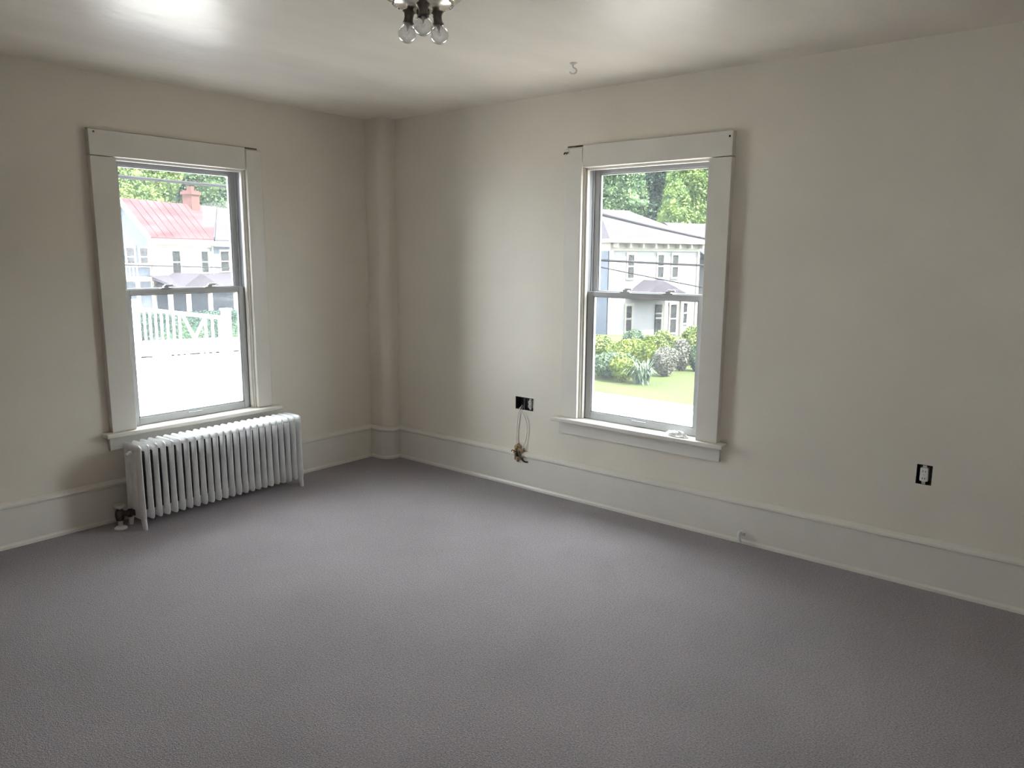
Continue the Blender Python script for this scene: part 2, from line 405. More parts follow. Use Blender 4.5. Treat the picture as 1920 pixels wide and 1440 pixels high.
# curtain-rod bracket at the far head corner of the right window
br = empty('curtain_bracket', (-.0265, -1.797, 2.240))
tag(br, 'tiny dark double-pronged curtain bracket at top corner of the window in the long wall', 'bracket')
bm = nb(); box(bm, -.006, 0, -.015, .015, -.012, .012); obj('plate', bm, 'wall', br, .002)
for s in (-1, 1):
    bm = nb(); tube(bm, [(-.004, s*.009, -.004), (-.016, s*.009, -.008), (-.020, s*.009, -.016)], .004, 8); obj('prong', bm, 'iron', br, smooth=True)

# crumpled bit of plastic on the right window's stool
bm = nb(); vs = sphere(bm, (0, 0, 0), 1, .030, .072, .022, 3)
for v in vs:
    k = .75+.5*random.random(); v.co.x *= k; v.co.y *= k; v.co.z = max(-.004, v.co.z*(.4+1.3*random.random()))
o = obj('plastic_scrap', bm, 'white_plastic'); o.location = (-.028, -2.628, RW['zs']+.004); o.rotation_euler = (0, 0, -.1)
tag(o, 'crumpled scrap of white plastic lying on the window stool in the long wall', 'scrap')

# ------------------------------------------------------------------ radiator
rad = empty('radiator', (-1.553, -.200, 0), math.radians(1.6))
tag(rad, 'white cast-iron column radiator standing under the left window', 'radiator')
NS, PITCH = 24, .0481
def column(bm, y, z0, z1, rx, ry):
    rr = []
    for t, k in ((0, .75), (.03, 1.06), (.12, 1.08), (.3, .98), (.6, .92), (.85, .90), (.95, .95), (1, .8)):
        z = z0+(z1-z0)*t
        rr.append([(rx*k*math.cos(2*math.pi*i/12), y+ry*k*math.sin(2*math.pi*i/12), z) for i in range(12)])
    rings(bm, rr)
def header(bm, z, rz, rx, L):
    rr = []
    for t in (-1, -.965, -.9, -.75, 0, .75, .9, .965, 1):
        k = math.sqrt(max(.02, 1-abs(t)**8))
        rr.append([(rx*k*math.cos(2*math.pi*i/12), L*t, z+rz*k*math.sin(2*math.pi*i/12)) for i in range(12)])
    rings(bm, rr)
def core_bm():
    bm = nb()
    for y in (.0, .066): column(bm, y, .085, .478, .0128, .036)
    for z in (.472, .094): lathe(bm, [(.022, -.0241), (.025, -.018), (.025, .018), (.022, .0241)], (0, .02, z-.012 if z > .3 else z+.012), 14, (1, 0, 0))
    return bm
def section_bm(end=False):
    bm = nb()
    for y in ((-.066, 0, .066) if end else (-.072,)): column(bm, y, .060, .492, .0125 if end else .0108, .030 if not end else .035)
    header(bm, .483, .026, .0128, .100); header(bm, .082, .028, .0128, .100)
    if end:
        for s in (-1, 1):
            rr = []
            for z, w_, yy in ((.10, .030, s*.068), (.05, .023, s*.076), (.02, .016, s*.083), (.004, .015, s*.085), (0, .013, s*.085)):
                rr.append([(.0130*math.cos(2*math.pi*i/10), yy+w_*math.sin(2*math.pi*i/10), z) for i in range(10)])
            rings(bm, rr)
    return bm
sec = obj('section', section_bm(), 'radiator', rad, smooth=True); core = obj('inner_tubes', core_bm(), 'radcore', sec, smooth=True)
ends = obj('end_section', section_bm(True), 'radiator', rad, smooth=True)
x0 = -PITCH*(NS-1)/2
ends.location = (x0, 0, 0); dup(ends, rad, (-x0, 0, 0))
for i in range(1, NS-1):
    if i == 1: sec.location = (x0+PITCH, 0, 0)
    else: dup(core, dup(sec, rad, (x0+PITCH*i, 0, 0)))
# air vent on the left end, plug on the right end
bm = nb(); lathe(bm, [(.011, 0), (.011, .016), (.007, .018), (.007, .03), (.003, .034)], (x0-.0165, -.02, .462), 12, (-1, 0, -.2)); obj('air_vent', bm, 'radiator', rad, smooth=True)
bm = nb(); lathe(bm, [(.026, 0), (.026, .014), (.015, .016), (.015, .028), (.010, .030)], (-x0+.0165, 0, .094), 6, (1, 0, 0)); obj('end_plug', bm, 'radiator', rad)
# supply valve and riser by the wall
vx, vy = x0-.078, .052
bm = nb(); lathe(bm, [(.036, 0), (.036, .006), (.026, .014), (.015, .018)], (vx, vy, .001), 20); obj('floor_flange', bm, 'radiator', rad, smooth=True)
bm = nb(); lathe(bm, [(.020, .052), (.024, .070), (.026, .090), (.022, .112), (.014, .118)], (vx, vy, 0), 16)
tube(bm, [(vx, vy, .090), (vx+.03, vy-.024, .092), (x0-.010, 0, .094)], [.017, .017, .018], 12)
vb = obj('valve', bm, 'iron', rad, smooth=True)
bm = nb(); lathe(bm, [(.014, .004), (.013, .03), (.014, .054)], (vx, vy, 0), 16); obj('riser', bm, 'radiator', rad, smooth=True)
bm = nb(); lathe(bm, [(.008, .116), (.008, .128), (.028, .130), (.033, .138), (.031, .148), (.016, .153)], (vx, vy, 0), 18); obj('handwheel', bm, 'brasspipe', vb, smooth=True)
bm = nb(); lathe(bm, [(.024, -.012), (.024, .012)], (vx+.044, vy-.034, .0925), 6, (.78, -.62, .02)); obj('union_nut', bm, 'iron', vb)

# ------------------------------------------------------------------ ceiling fixture
FX, FY = -2.013, -2.573
fx = empty('ceiling_light', (FX, FY, H))
tag(fx, 'flush nickel ceiling fixture with three bare clear bulbs', 'ceiling light')
bm = nb(); lathe(bm, [(.06, 0), (.132, -.002), (.142, -.012), (.144, -.040), (.140, -.066), (.131, -.088), (.118, -.106), (.100, -.122), (.078, -.134), (.05, -.142), (.02, -.145), (.001, -.145)], (0, 0, 0), 40)
can = obj('canopy', bm, 'chrome', fx, smooth=True)
bm = nb(); lathe(bm, [(.128, -.086), (.137, -.089), (.136, -.098), (.120, -.106)], (0, 0, 0), 40)
for k in range(36):
    a = 2*math.pi*k/36; sphere(bm, (.106*math.cos(a), .106*math.sin(a), -.1185), .0058, sub=1)
rm = obj('beaded_rim', bm, 'chrome', can, smooth=True); rm['kind'] = 'stuff'
bm = nb(); lathe(bm, [(.014, -.143), (.024, -.147), (.021, -.158), (.012, -.166), (.004, -.174), (.001, -.175)], (0, 0, 0), 20); obj('finial', bm, 'socket', can, smooth=True)
for k in range(3):
    a = math.radians(10+120*k)
    bm = nb(); lathe(bm, [(.004, 0), (.004, .010), (.008, .011), (.008, .018), (.002, .021)], (.134*math.cos(a), .134*math.sin(a), -.074), 10, (math.cos(a), math.sin(a), 0)); obj('thumbscrew', bm, 'chrome', can, smooth=True)
ca = math.atan2(-.716, -.698)                         # towards the room entrance
for k in range(3):
    a = ca+2*math.pi/3*k; R_ = .056
    d = Vector((math.cos(a), math.sin(a), 0)); ax = (Vector((0, 0, -1))+d*.14).normalized(); p0 = d*R_+Vector((0, 0, -.136))
    bm = nb(); lathe(bm, [(.024, -.008), (.024, .004), (.018, .010), (.0155, .022), (.0165, .034), (.021, .042), (.018, .044)], p0, 20, ax); so = obj('socket', bm, 'socket', fx, smooth=True)
    bm = nb(); c0 = p0+ax*.040
    lathe(bm, [(.014, 0), (.0155, .004)]+[(.0335*math.sin(t), .036-.033*math.cos(t)) for t in np.linspace(.62, math.pi, 16)], c0, 36, ax)
    bu = obj('bulb', bm, 'bulb', so, smooth=True)
    bm = nb(); lathe(bm, [(.008, 0), (.007, .010), (.004, .020), (.002, .030)], c0, 10, ax); tube(bm, [c0+ax*.026+Vector((-.010, 0, 0)), c0+ax*.040+Vector((-.004, 0, 0)), c0+ax*.040+Vector((.004, 0, 0)), c0+ax*.026+Vector((.010, 0, 0))], .0008, 6)
    obj('filament_stem', bm, 'filament', so, smooth=True)

# ceiling hook
hk = empty('ceiling_hook', (-.585, -2.222, H))
tag(hk, 'small white swag hook screwed into the ceiling beyond the light', 'hook')
bm = nb(); lathe(bm, [(.020, 0), (.020, -.003), (.012, -.008), (.005, -.012)], (0, 0, 0), 16); obj('base', bm, 'white_plastic', hk, smooth=True)
bm = nb(); tube(bm, bez([(0, 0, -.008), (0, 0, -.022), (.012, -.012, -.032), (.010, -.010, -.050), (-.006, .006, -.054), (-.012, .012, -.044)], 6), .0042, 8); obj('crook', bm, 'white_plastic', hk, smooth=True)

# ------------------------------------------------------------------ bare outlets and wiring on the right wall
def wallbox(root, u0, u1, z0, z1, depth=.06):
    """open steel box sunk in the right wall"""
    bm = nb(); t = .002
    def b(d0, d1, a, c, e, f): box(bm, d0, d1, -c, -a, e, f)
    b(depth-t, depth, u0, u1, z0, z1); b(0, depth, u0, u0+t, z0, z1); b(0, depth, u1-t, u1, z0, z1); b(0, depth, u0, u1, z0, z0+t); b(0, depth, u0, u1, z1-t, z1)
    return obj('steel_box', bm, 'steelbox', root)
def receptacle(root, uc, zc, d=-.004, h=.088, w_=.036, body='ivory'):
    bm = nb(); hw = w_/2
    box(bm, d, d+.03, -uc-hw, -uc+hw, zc-h*.37, zc+h*.37); r = obj('receptacle', bm, body, root, .006, seg=3)
    bm = nb(); box(bm, d+.004, d+.006, -uc-.009, -uc+.009, zc-h*.53, zc+h*.53); obj('yoke', bm, 'brasspipe', r, .001)
    for s in (-1, 1):
        bm = nb(); lathe(bm, [(.0145, 0), (.0145, .003), (.012, .004)], (d, -uc, zc+s*h*.19), 16, (-1, 0, 0)); f = obj('outlet_face', bm, body, r, smooth=True)
        bm = nb()
        for q in (-1, 1): box(bm, d-.0046, d-.0040, -uc+q*.0055-.0012, -uc+q*.0055+.0012, zc+s*h*.19-.004, zc+s*h*.19+.005)
        obj('slot', bm, 'dark', r)
    bm = nb(); lathe(bm, [(.003, 0), (.003, .001)], (d, -uc, zc), 8, (-1, 0, 0)); obj('centre_screw', bm, 'brasspipe', r)
    return r
eb = empty('wall_box', (0, 0, 0)); tag(eb, 'open two-gang electrical box left of the long wall window with cables hanging out', 'electrical box')
wallbox(eb, *BOX1); receptacle(eb, 1.502, .596, .006, .072, .030)
bm = nb(); box(bm, -.0005, .003, -1.463, -1.453, .553, .639); obj('divider', bm, 'steelbox', eb)
bm = nb(); box(bm, -.003, 0, -1.5395, -1.536, .548, .644); obj('lip', bm, 'white_plastic', eb); bm = nb(); box(bm, -.003, 0, -1.380, -1.3765, .548, .644); obj('lip', bm, 'white_plastic', eb)
for nm, pts in (('cable', [(.03, -1.415, .575), (-.004, -1.420, .556), (-.012, -1.412, .51), (-.010, -1.402, .43), (-.012, -1.398, .35), (-.014, -1.405, .285)]),
                ('cable', [(.03, -1.435, .575), (-.006, -1.440, .552), (-.014, -1.475, .50), (-.012, -1.492, .44), (-.012, -1.485, .36), (-.020, -1.462, .29), (-.022, -1.452, .255)])):
    bm = nb(); tube(bm, bez(pts, 8), .0032, 8); obj(nm, bm, 'white_plastic', eb, smooth=True)
dv = empty('bare_outlet', (0, 0, 0)); tag(dv, 'duplex outlet without a cover plate alone on the far right of the long wall', 'outlet')
wallbox(dv, *BOX2); receptacle(dv, 3.9375, .569, -.003, .092, .038, 'white_plastic')

# gouged hole at the baseboard cap with old wires
gh = empty('torn_hole', (-.030, -1.425, .245)); tag(gh, 'torn brown hole with frayed old wiring at the baseboard cap below the open box', 'damaged wall')
bm = nb(); N = 22; rr = [[], [], [], []]
for k in range(N):
    a = 2*math.pi*k/N; q = .82+.36*random.random()
    for ring, (rad_, dpt) in zip(rr, ((.060*q, .022), (.055*q, .000), (.034*q, -.003), (.018*q, .010))):
        ring.append((dpt, rad_*.72*math.cos(a), rad_*math.sin(a)))
rings(bm, rr); obj('broken_plaster', bm, 'torn', gh)
bm = nb(); lathe(bm, [(.017, 0), (.015, .004), (.008, .006)], (-.003, 0, -.008), 12, (-1, 0, 0)); obj('hole', bm, 'dark', gh)
for pts, m_, r_ in (([(0, .004, 0), (-.016, .012, .016), (-.020, .030, .022), (-.012, .044, .008)], 'rust', .0035), ([(0, 0, .004), (-.018, -.006, .028), (-.016, -.014, .044), (-.008, -.004, .056)], 'rust', .0035),
                    ([(0, -.002, -.004), (-.020, .006, -.022), (-.014, .012, -.044)], 'rust', .003), ([(0, -.006, .006), (-.016, -.026, .012), (-.018, -.040, -.02), (-.010, -.066, -.046), (.003, -.090, -.050)], 'cable', .006)):
    bm = nb(); tube(bm, bez(pts, 7), r_, 8); obj('old_wire', bm, m_, gh, smooth=True)

# small cable stub at the foot of the baseboard
cs = empty('cable_stub', (-.018, -3.058, .058)); tag(cs, 'small white cable stub poking out low on the long baseboard', 'cable stub')
bm = nb(); lathe(bm, [(.020, 0), (.020, .006), (.012, .013)], (0, 0, 0), 6, (-1, 0, 0)); obj('bushing', bm, 'white_plastic', cs)
bm = nb(); tube(bm, bez([(-.004, 0, 0), (-.030, .005, .012), (-.042, .004, -.010), (-.038, -.006, -.040)], 6), .009, 8); obj('cable', bm, 'white_plastic', cs, smooth=True)

# ================================================================== OUTDOORS
# ------------------------------------------------------------------ ground
def terrain(x, y):
    d = math.hypot(max(x, 0), max(y, 0))
    base = -1.0 if d < 17 else -1.0-1.7*min(1, (d-17)/20)
    if y > x*.9+2: base = min(base, -1.2-1.6*min(1, max(0, d-11)/26))
    hill = 0
    if d > 58:
        q = min(1, max(0, (math.degrees(math.atan2(x, y))-2)/10)); hill = min(1, (d-58)/30)*.32*(d-58)*q*q*(3-2*q)
    return base+hill
def patch(name, fn_in, m, r0, r1, a0, a1, nr, na, lift=0.):
    bm = nb(); g = [[bm.verts.new((r*math.sin(a), r*math.cos(a), terrain(r*math.sin(a), r*math.cos(a))+lift)) for a in np.linspace(a0, a1, na)] for r in np.linspace(r0, r1, nr)]
    for i in range(nr-1):
        for j in range(na-1): bm.faces.new((g[i][j], g[i][j+1], g[i+1][j+1], g[i+1][j]))
    return obj(name, bm, m, smooth=True)
D2R = math.radians
struct(patch('hillside', None, 'hillsoil', 56, 190, D2R(0), D2R(178), 26, 60), 'steep wooded hillside behind the houses')
# paved yard on the left-window side, lawn on the other
bm = nb()
def gquad(bm, pts, n=12, lift=0.):
    """grid over a plan quad following the terrain"""
    a, b, c, d = [Vector(p) for p in pts]
    g = [[(a+(b-a)*s)*(1-t)+(d+(c-d)*s)*t for s in np.linspace(0, 1, n)] for t in np.linspace(0, 1, n)]
    vv = [[bm.verts.new((p.x, p.y, terrain(p.x, p.y)+lift)) for p in row] for row in g]
    for i in range(n-1):
        for j in range(n-1): bm.faces.new((vv[i][j], vv[i][j+1], vv[i+1][j+1], vv[i+1][j]))
gquad(bm, [(-40, .2), (0, .2), (58, 62), (-30, 62)], 40, -.02); struct(obj('street', bm, 'paving', smooth=True), 'bright pale paving beyond the porch railing')
bm = nb(); gquad(bm, [(-40, 24), (20, 20), (24, 26), (-40, 31)], 20, .03); struct(obj('road', bm, 'asphalt', smooth=True), 'dark asphalt road in front of the red-roofed house')
bm = nb(); gquad(bm, [(7.85, -40), (62, -40), (62, 56), (7.85, 4.9)], 60, .03); struct(obj('lawn', bm, 'lawn', smooth=True), 'sunny green lawn outside the right-hand window')
bm = nb(); gquad(bm, [(.2, -30), (7.85, -30), (7.85, 8.5), (.2, .2)], 20, .0); struct(obj('sidewalk', bm, 'concrete', smooth=True), 'sunlit concrete paving between the house and the lawn')
bm = nb(); box(bm, 7.72, 7.86, -30, 6, -1.1, -.93); struct(obj('curb', bm, 'concrete'), 'pale curb along the lawn edge')
bm = nb(); prism(bm, [(5.2, 1.75, -.995), (6.3, 1.85, -.995), (7.25, 2.45, -.995), (7.45, 4.2, -.995), (5.2, 4.2, -.995)], (0, 0, .012)); struct(obj('dark_patch', bm, 'asphalt'), 'grey patch at the lawn corner')  # flat dark grey patch laid over the concrete

# ------------------------------------------------------------------ porch deck, railings
pd = struct(empty('porch_deck', (0, 0, -.2)), 'grey-white planked porch floor outside the left window')
bm = nb(); box(bm, -5.0, 2.1, 0, .128, -.03, 0); pk = obj('plank', bm, 'deck', pd, .004); pk.location = (0, .2, 0)
for i in range(1, 31): dup(pk, pd, (0, .2+.142*i, random.uniform(-.001, .001)))
bm = nb(); box(bm, -5.0, 2.12, 4.58, 4.82, -.05, .012); obj('edge_board', bm, 'rail', pd, .008)
bm = nb(); box(bm, -5.0, 2.1, .2, 4.8, -.95, -.05); obj('understructure', bm, 'deck', pd)
ld = struct(empty('lower_deck', (0, 0, -.32)), 'sunlit white lower deck inside the railing')
bm = nb(); box(bm, -5.0, 2.15, 0, .134, -.03, 0); pk = obj('plank', bm, 'rail', ld, .004); pk.location = (0, 4.84, 0)
for i in range(1, 34): dup(pk, ld, (0, 4.84+.142*i, random.uniform(-.001, .001)))
bm = nb(); box(bm, -5.0, 2.14, 4.84, 9.66, -.8, -.05); obj('understructure', bm, 'rail', ld)

def railing(name, loc, rz, L, label, n, xpanel=None, h=.80):
    root = tag(empty(name, loc, rz), label, 'railing')
    bm = nb(); box(bm, 0, L, -.045, .045, h-.05, h); obj('top_rail', bm, 'rail', root, .008)
    bm = nb(); box(bm, 0, L, -.03, .03, .09, .14); obj('bottom_rail', bm, 'rail', root, .005)
    for x in (0, L):
        bm = nb(); box(bm, x-.055, x+.055, -.055, .055, 0, h+.10); box(bm, x-.07, x+.07, -.07, .07, h+.10, h+.13); obj('post', bm, 'rail', root, .006)
    bm = nb(); box(bm, -.016, .016, -.016, .016, .13, h-.045); b0 = obj('baluster', bm, 'rail', root, .003); first = True
    for i in range(1, n):
        x = L*i/n
        if xpanel and xpanel[0] < x < xpanel[1]: continue
        if first: b0.location = (x, 0, 0); first = False
        else: dup(b0, root, (x, 0, 0))
    if xpanel:
        a, b = xpanel
        for s in (0, 1):
            p, q = ((a, .14), (b, h-.05)) if s == 0 else ((a, h-.05), (b, .14))
            bm = nb(); tube(bm, [(p[0], 0, p[1]), (q[0], 0, q[1])], .026, 4); obj('cross_brace', bm, 'rail', root)
    return root
railing('porch_railing', (2.30, 9.45, -.32), -math.pi/2, 3.15, 'white porch railing with a crossed panel running out from the house', 15, (1.8, 2.5), .94)
railing('porch_railing', (-4.9, 9.55, -.32), 0, 7.02, 'white porch railing along the far side of the deck', 50, None, .94)

# ------------------------------------------------------------------ houses
def house_window(root, x, z, w_, h_, y=0., nrm='front', frame='housetrim', name='window'):
    """framed sash window on a wall; front: wall in the xz-plane facing -y; side: wall in the yz-plane facing -x"""
    def P(bm, a0, a1, d0, d1, z0, z1):
        if nrm == 'front': box(bm, a0, a1, y+d0, y+d1, z0, z1)
        else: box(bm, y+d0, y+d1, a0, a1, z0, z1)
    t = .08; bm = nb()
    P(bm, x-w_/2-t, x-w_/2, -.06, .02, z-t, z+h_+t); P(bm, x+w_/2, x+w_/2+t, -.06, .02, z-t, z+h_+t)
    P(bm, x-w_/2-t*1.4, x+w_/2+t*1.4, -.08, .02, z+h_, z+h_+t*1.5); P(bm, x-w_/2-t*1.3, x+w_/2+t*1.3, -.09, .02, z-t, z); P(bm, x-w_/2, x+w_/2, -.045, .02, z+h_*.5-.03, z+h_*.5+.03)
    f = obj(name, bm, frame, root)
    bm = nb(); P(bm, x-w_/2, x+w_/2, -.03, .01, z, z+h_); obj('pane', bm, 'housepane', f)
    return f
def bx(name, m, root, *bs):
    bm = nb()
    for b in bs: box(bm, *b)
    return obj(name, bm, m, root)

# red-roofed house in the left window: local x along the sunlit wall, local y along the gable wall
HL = tag(empty('house', (15.8, 36.87, -2.9), math.radians(23.3)), 'blue-grey house with a pinkish red roof and brick chimney', 'house')
LX, RX, W_, EZ, AZ, o_ = 4.95, 7.9, 3.2, 5.40, 7.22, .22
sl = (AZ-EZ)/(W_/2); WX = 11.0
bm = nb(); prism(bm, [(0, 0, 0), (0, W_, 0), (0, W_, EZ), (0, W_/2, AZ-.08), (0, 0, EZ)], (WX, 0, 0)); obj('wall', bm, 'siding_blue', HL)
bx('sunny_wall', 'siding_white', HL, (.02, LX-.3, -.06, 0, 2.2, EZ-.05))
bm = nb(); prism(bm, [(-o_, -o_, EZ-sl*o_), (LX, -o_, EZ-sl*o_), (RX, W_/2, AZ), (-o_, W_/2, AZ)], (0, 0, .14)); prism(bm, [(-o_, W_+o_, EZ-sl*o_), (RX, W_+o_, EZ-sl*o_), (RX, W_/2, AZ), (-o_, W_/2, AZ)], (0, 0, .14)); rf = obj('roof', bm, 'roof_red', HL)
for k in range(1, 9):                       # standing seams down the front slope
    xa = -o_+k*.62; t1 = 1.
    bm = nb(); tube(bm, [(xa, -o_, EZ-sl*o_+.15), (xa, W_/2-.05, AZ+.13)], .014, 4); obj('seam', bm, 'roof_red', rf)
bm = nb(); prism(bm, [(LX+.05, -o_-.1, EZ-sl*o_-.05), (WX+.3, -o_-.1, EZ-sl*o_-.05), (WX+.3, W_/2, AZ-.03), (RX+.05, W_/2, AZ-.03)], (0, 0, .14)); obj('wing_roof', bm, 'roof_grey', HL)
bx('eave_board', 'housetrim', HL, (-o_, LX, -o_-.05, -o_+.03, EZ-.50, EZ-.20), (-.05, LX-.1, -.14, -.02, EZ-.62, EZ-.40), (LX, WX+.3, -o_-.14, -o_-.06, EZ-.55, EZ-.25))
for a_, b_ in (((-o_-.05, -o_, EZ-sl*o_-.2), (-o_-.05, W_/2, AZ-.2)), ((-o_-.05, W_+o_, EZ-sl*o_-.2), (-o_-.05, W_/2, AZ-.2))):
    bm = nb(); prism(bm, [a_, b_, (b_[0], b_[1], b_[2]+.35), (a_[0], a_[1], a_[2]+.35)], (.08, 0, 0)); obj('rake_board', bm, 'housetrim', HL)
chm = bx('chimney', 'brick', HL, (5.15, 5.85, W_/2-.33, W_/2+.33, AZ-.8, AZ+.95), (5.07, 5.93, W_/2-.41, W_/2+.41, AZ+.70, AZ+.86))
bx('flue', 'brick', chm, (5.35, 5.65, W_/2-.15, W_/2+.15, AZ+.95, AZ+1.2))
house_window(HL, 1.82, 3.32, .66, 1.22, -.06); house_window(HL, 4.25, 3.32, .60, 1.22, -.06)
house_window(HL, 6.2, 3.35, .8, 1.2, 0); house_window(HL, 8.6, 3.35, .8, 1.2, 0)
for yy in (.42, 1.30, 2.3): house_window(HL, yy, 3.75, .5, .95, 0., 'side')
bx('corner_board', 'housetrim', HL, (-.05, 0, -.08, .1, 0, EZ), (-.05, .1, -.1, 0, 0, EZ)); bx('corner_board', 'housetrim', HL, (5.0, 5.12, -.08, 0, 2.2, EZ-.4))
bl = bx('balcony', 'housetrim', HL, (-1.3, 0, -.2, W_-.1, 2.95, 3.15))
bx('handrail', 'housetrim', bl, (-1.3, -1.23, -.2, W_-.1, 3.82, 3.90), (-1.3, 0, -.2, -.13, 3.82, 3.90))
for k in range(14): bx('baluster', 'housetrim', bl, (-1.29, -1.24, -.18+k*.235, -.13+k*.235, 3.15, 3.82))
for yy in (-.1, 1.5, W_-.2): bx('post', 'housetrim', bl, (-1.3, -1.16, yy-.07, yy+.07, 0, 2.95))
# porch along the front, its roof under the upper windows
bm = nb(); prism(bm, [(-.3, 0, 3.25), (-.3, -1.9, 2.62), (-.3, -1.9, 2.50), (-.3, 0, 3.1)], (9.5, 0, 0)); pf = obj('porch_roof', bm, 'roof_grey', HL)
bm = nb(); prism(bm, [(-.2, -2.02, 2.6), (3.0, -2.02, 2.6), (1.4, -2.02, 3.35)], (0, 1.9, 0)); obj('porch_gable', bm, 'roof_grey', pf)
bx('porch_fascia', 'housetrim', HL, (-.35, 9.3, -2.0, -1.9, 2.30, 2.56))
for xx in (-.9, .5, 2.3, 4.6, 7.2): bx('post', 'housetrim', HL, (xx-.09, xx+.09, -1.92, -1.74, 0, 2.35))
bx('porch_floor', 'roof_grey', HL, (-1.3, 9.3, -2.0, 0, .4, .6))

# white house in the right window: local x along the sunlit front, local y into the depth
HR = tag(empty('house', (26.5, 14.47, -2.75), math.radians(-17.5)), 'white two-storey house with a hipped grey roof behind the shrubs', 'house')
L2, W2, E2, A2, q_ = 5.75, 5.6, 5.05, 6.62, .42
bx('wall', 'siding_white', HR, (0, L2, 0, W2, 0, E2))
bx('shade_tinted_wall', 'siding_blue', HR, (-.05, -.005, .12, W2, 0, E2-.35))  # bluish shade put into the colour of the white house's side
bm = nb(); v = [bm.verts.new(p) for p in ((-q_, -q_, E2), (L2+q_, -q_, E2), (L2+q_, W2+q_, E2), (-q_, W2+q_, E2), (1.5, W2/2, A2), (3.45, W2/2, A2))]
for f in ((0, 1, 5, 4), (1, 2, 5), (2, 3, 4, 5), (3, 0, 4), (3, 2, 1, 0)): bm.faces.new([v[i] for i in f])
rf = obj('roof', bm, 'roof_grey', HR)
bx('gutter', 'housetrim', rf, (-q_-.06, L2+q_+.06, -q_-.08, -q_, E2-.12, E2+.04), (-q_-.08, -q_, -q_-.06, W2+q_, E2-.12, E2+.04))
bx('soffit', 'housetrim', HR, (-q_, L2+q_, -q_, 0, E2-.14, E2-.05), (-q_, 0, -q_, W2+q_, E2-.14, E2-.05))
bx('frieze_board', 'housetrim', HR, (-.04, L2+.04, -.06, 0, E2-.50, E2-.14), (-.07, 0, -.04, W2, E2-.50, E2-.14))
for k in range(8): bx('bracket', 'housetrim', HR, (.05+k*.8, .15+k*.8, -q_+.05, -.05, E2-.34, E2-.14))
for xx in (1.22, 3.15, 4.13): house_window(HR, xx, 3.30, .38, 1.08)
house_window(HR, 1.2, .75, .36, 1.22); house_window(HR, 4.92, 1.0, .34, 1.0)
dr = bx('front_door', 'housepane', HR, (2.92, 3.34, -.06, .02, .30, 1.98)); bx('door_bar', 'housetrim', dr, (2.92, 3.34, -.08, -.055, 1.28, 1.36), (2.92, 3.34, -.08, -.055, 1.52, 1.58))
house_window(HR, 4.14, .55, .42, 1.40)
bx('corner_board', 'housetrim', HR, (-.07, .12, -.07, 0, 0, E2-.5)); bx('corner_board', 'housetrim', HR, (L2-.1, L2+.05, -.07, 0, 0, E2-.5))
hd = bx('porch_cornice', 'housetrim', HR, (1.15, 3.6, -1.3, 0, 2.38, 2.58))
bm = nb(); prism(bm, [(1.05, -1.38, 2.58), (3.70, -1.38, 2.58), (2.1, -1.38, 3.20)], (0, 1.38, 0)); obj('porch_roof', bm, 'roof_grey', HR)
for xx in (2.45, 3.52): bx('porch_column', 'housetrim', HR, (xx-.08, xx+.08, -1.25, -1.09, .2, 2.4))
bx('porch_step', 'concrete', HR, (1.2, 3.7, -1.35, 0, 0, .25))
# third house, mostly hidden, off the far corner
HF = tag(empty('house', (33.6, 12.9, -2.9), math.radians(-17.5)), 'pale house with a mauve roof partly hidden past the white house', 'house')
bx('wall', 'siding_white', HF, (0, 8, 0, 6, 0, 4.35)); bm = nb(); prism(bm, [(-.4, -.5, 4.3), (-.4, 3, 6.3), (-.4, 6.5, 4.3)], (8.8, 0, 0)); obj('roof', bm, 'roof_grey', HF)
bx('eave_board', 'housetrim', HF, (-.4, 8.4, -.56, -.48, 4.12, 4.36)); house_window(HF, 1.3, 2.6, .7, 1.1); house_window(HF, 3.2, 2.6, .7, 1.1)

# ------------------------------------------------------------------ foliage
def ico(sub):
    bm = nb(); bmesh.ops.create_icosphere(bm, subdivisions=sub, radius=1.0)
    bm.verts.ensure_lookup_table(); V = np.array([v.co[:] for v in bm.verts]); F = np.array([[v.index for v in f.verts] for f in bm.faces]); bm.free()
    return V, F
ICO1 = ico(1)
LEAF_V = np.array([(-.5, 0, 0), (0, -.32, .08), (.5, 0, 0), (0, .32, .08)]); LEAF_F = np.array([(0, 1, 2), (0, 2, 3)])
def rand_rot(n):
    q = rng.normal(size=(n, 4)); q /= np.linalg.norm(q, axis=1)[:, None]; a, b, c, d = q.T
    return np.stack([1-2*(c*c+d*d), 2*(b*c-a*d), 2*(b*d+a*c), 2*(b*c+a*d), 1-2*(b*b+d*d), 2*(c*d-a*b), 2*(b*d-a*c), 2*(c*d+a*b), 1-2*(b*b+c*c)], 1).reshape(n, 3, 3)
def cloud(base, P, sc):
    """many little pieces as one mesh: base (V,F), positions P (n,3), scales sc (n,3)"""
    V, F = base; n = len(P); R = rand_rot(n)
    vs = np.einsum('nij,nkj->nki', R, V[None]*sc[:, None, :])+P[:, None, :]
    fs = F[None]+(np.arange(n)*len(V))[:, None, None]
    return vs.reshape(-1, 3), fs.reshape(-1, F.shape[1])
def mesh_np(name, vs, fs, m, parent=None):
    me = bpy.data.meshes.new(name); k = fs.shape[1]
    me.vertices.add(len(vs)); me.vertices.foreach_set('co', vs.astype(np.float32).ravel())
    me.loops.add(fs.size); me.loops.foreach_set('vertex_index', fs.astype(np.int32).ravel())
    me.polygons.add(len(fs)); me.polygons.foreach_set('loop_start', np.arange(0, fs.size, k, dtype=np.int32))
    me.update(calc_edges=True); me.materials.append(M[m])
    o = bpy.data.objects.new(name, me); C.objects.link(o)
    if parent: o.parent = parent
    return o
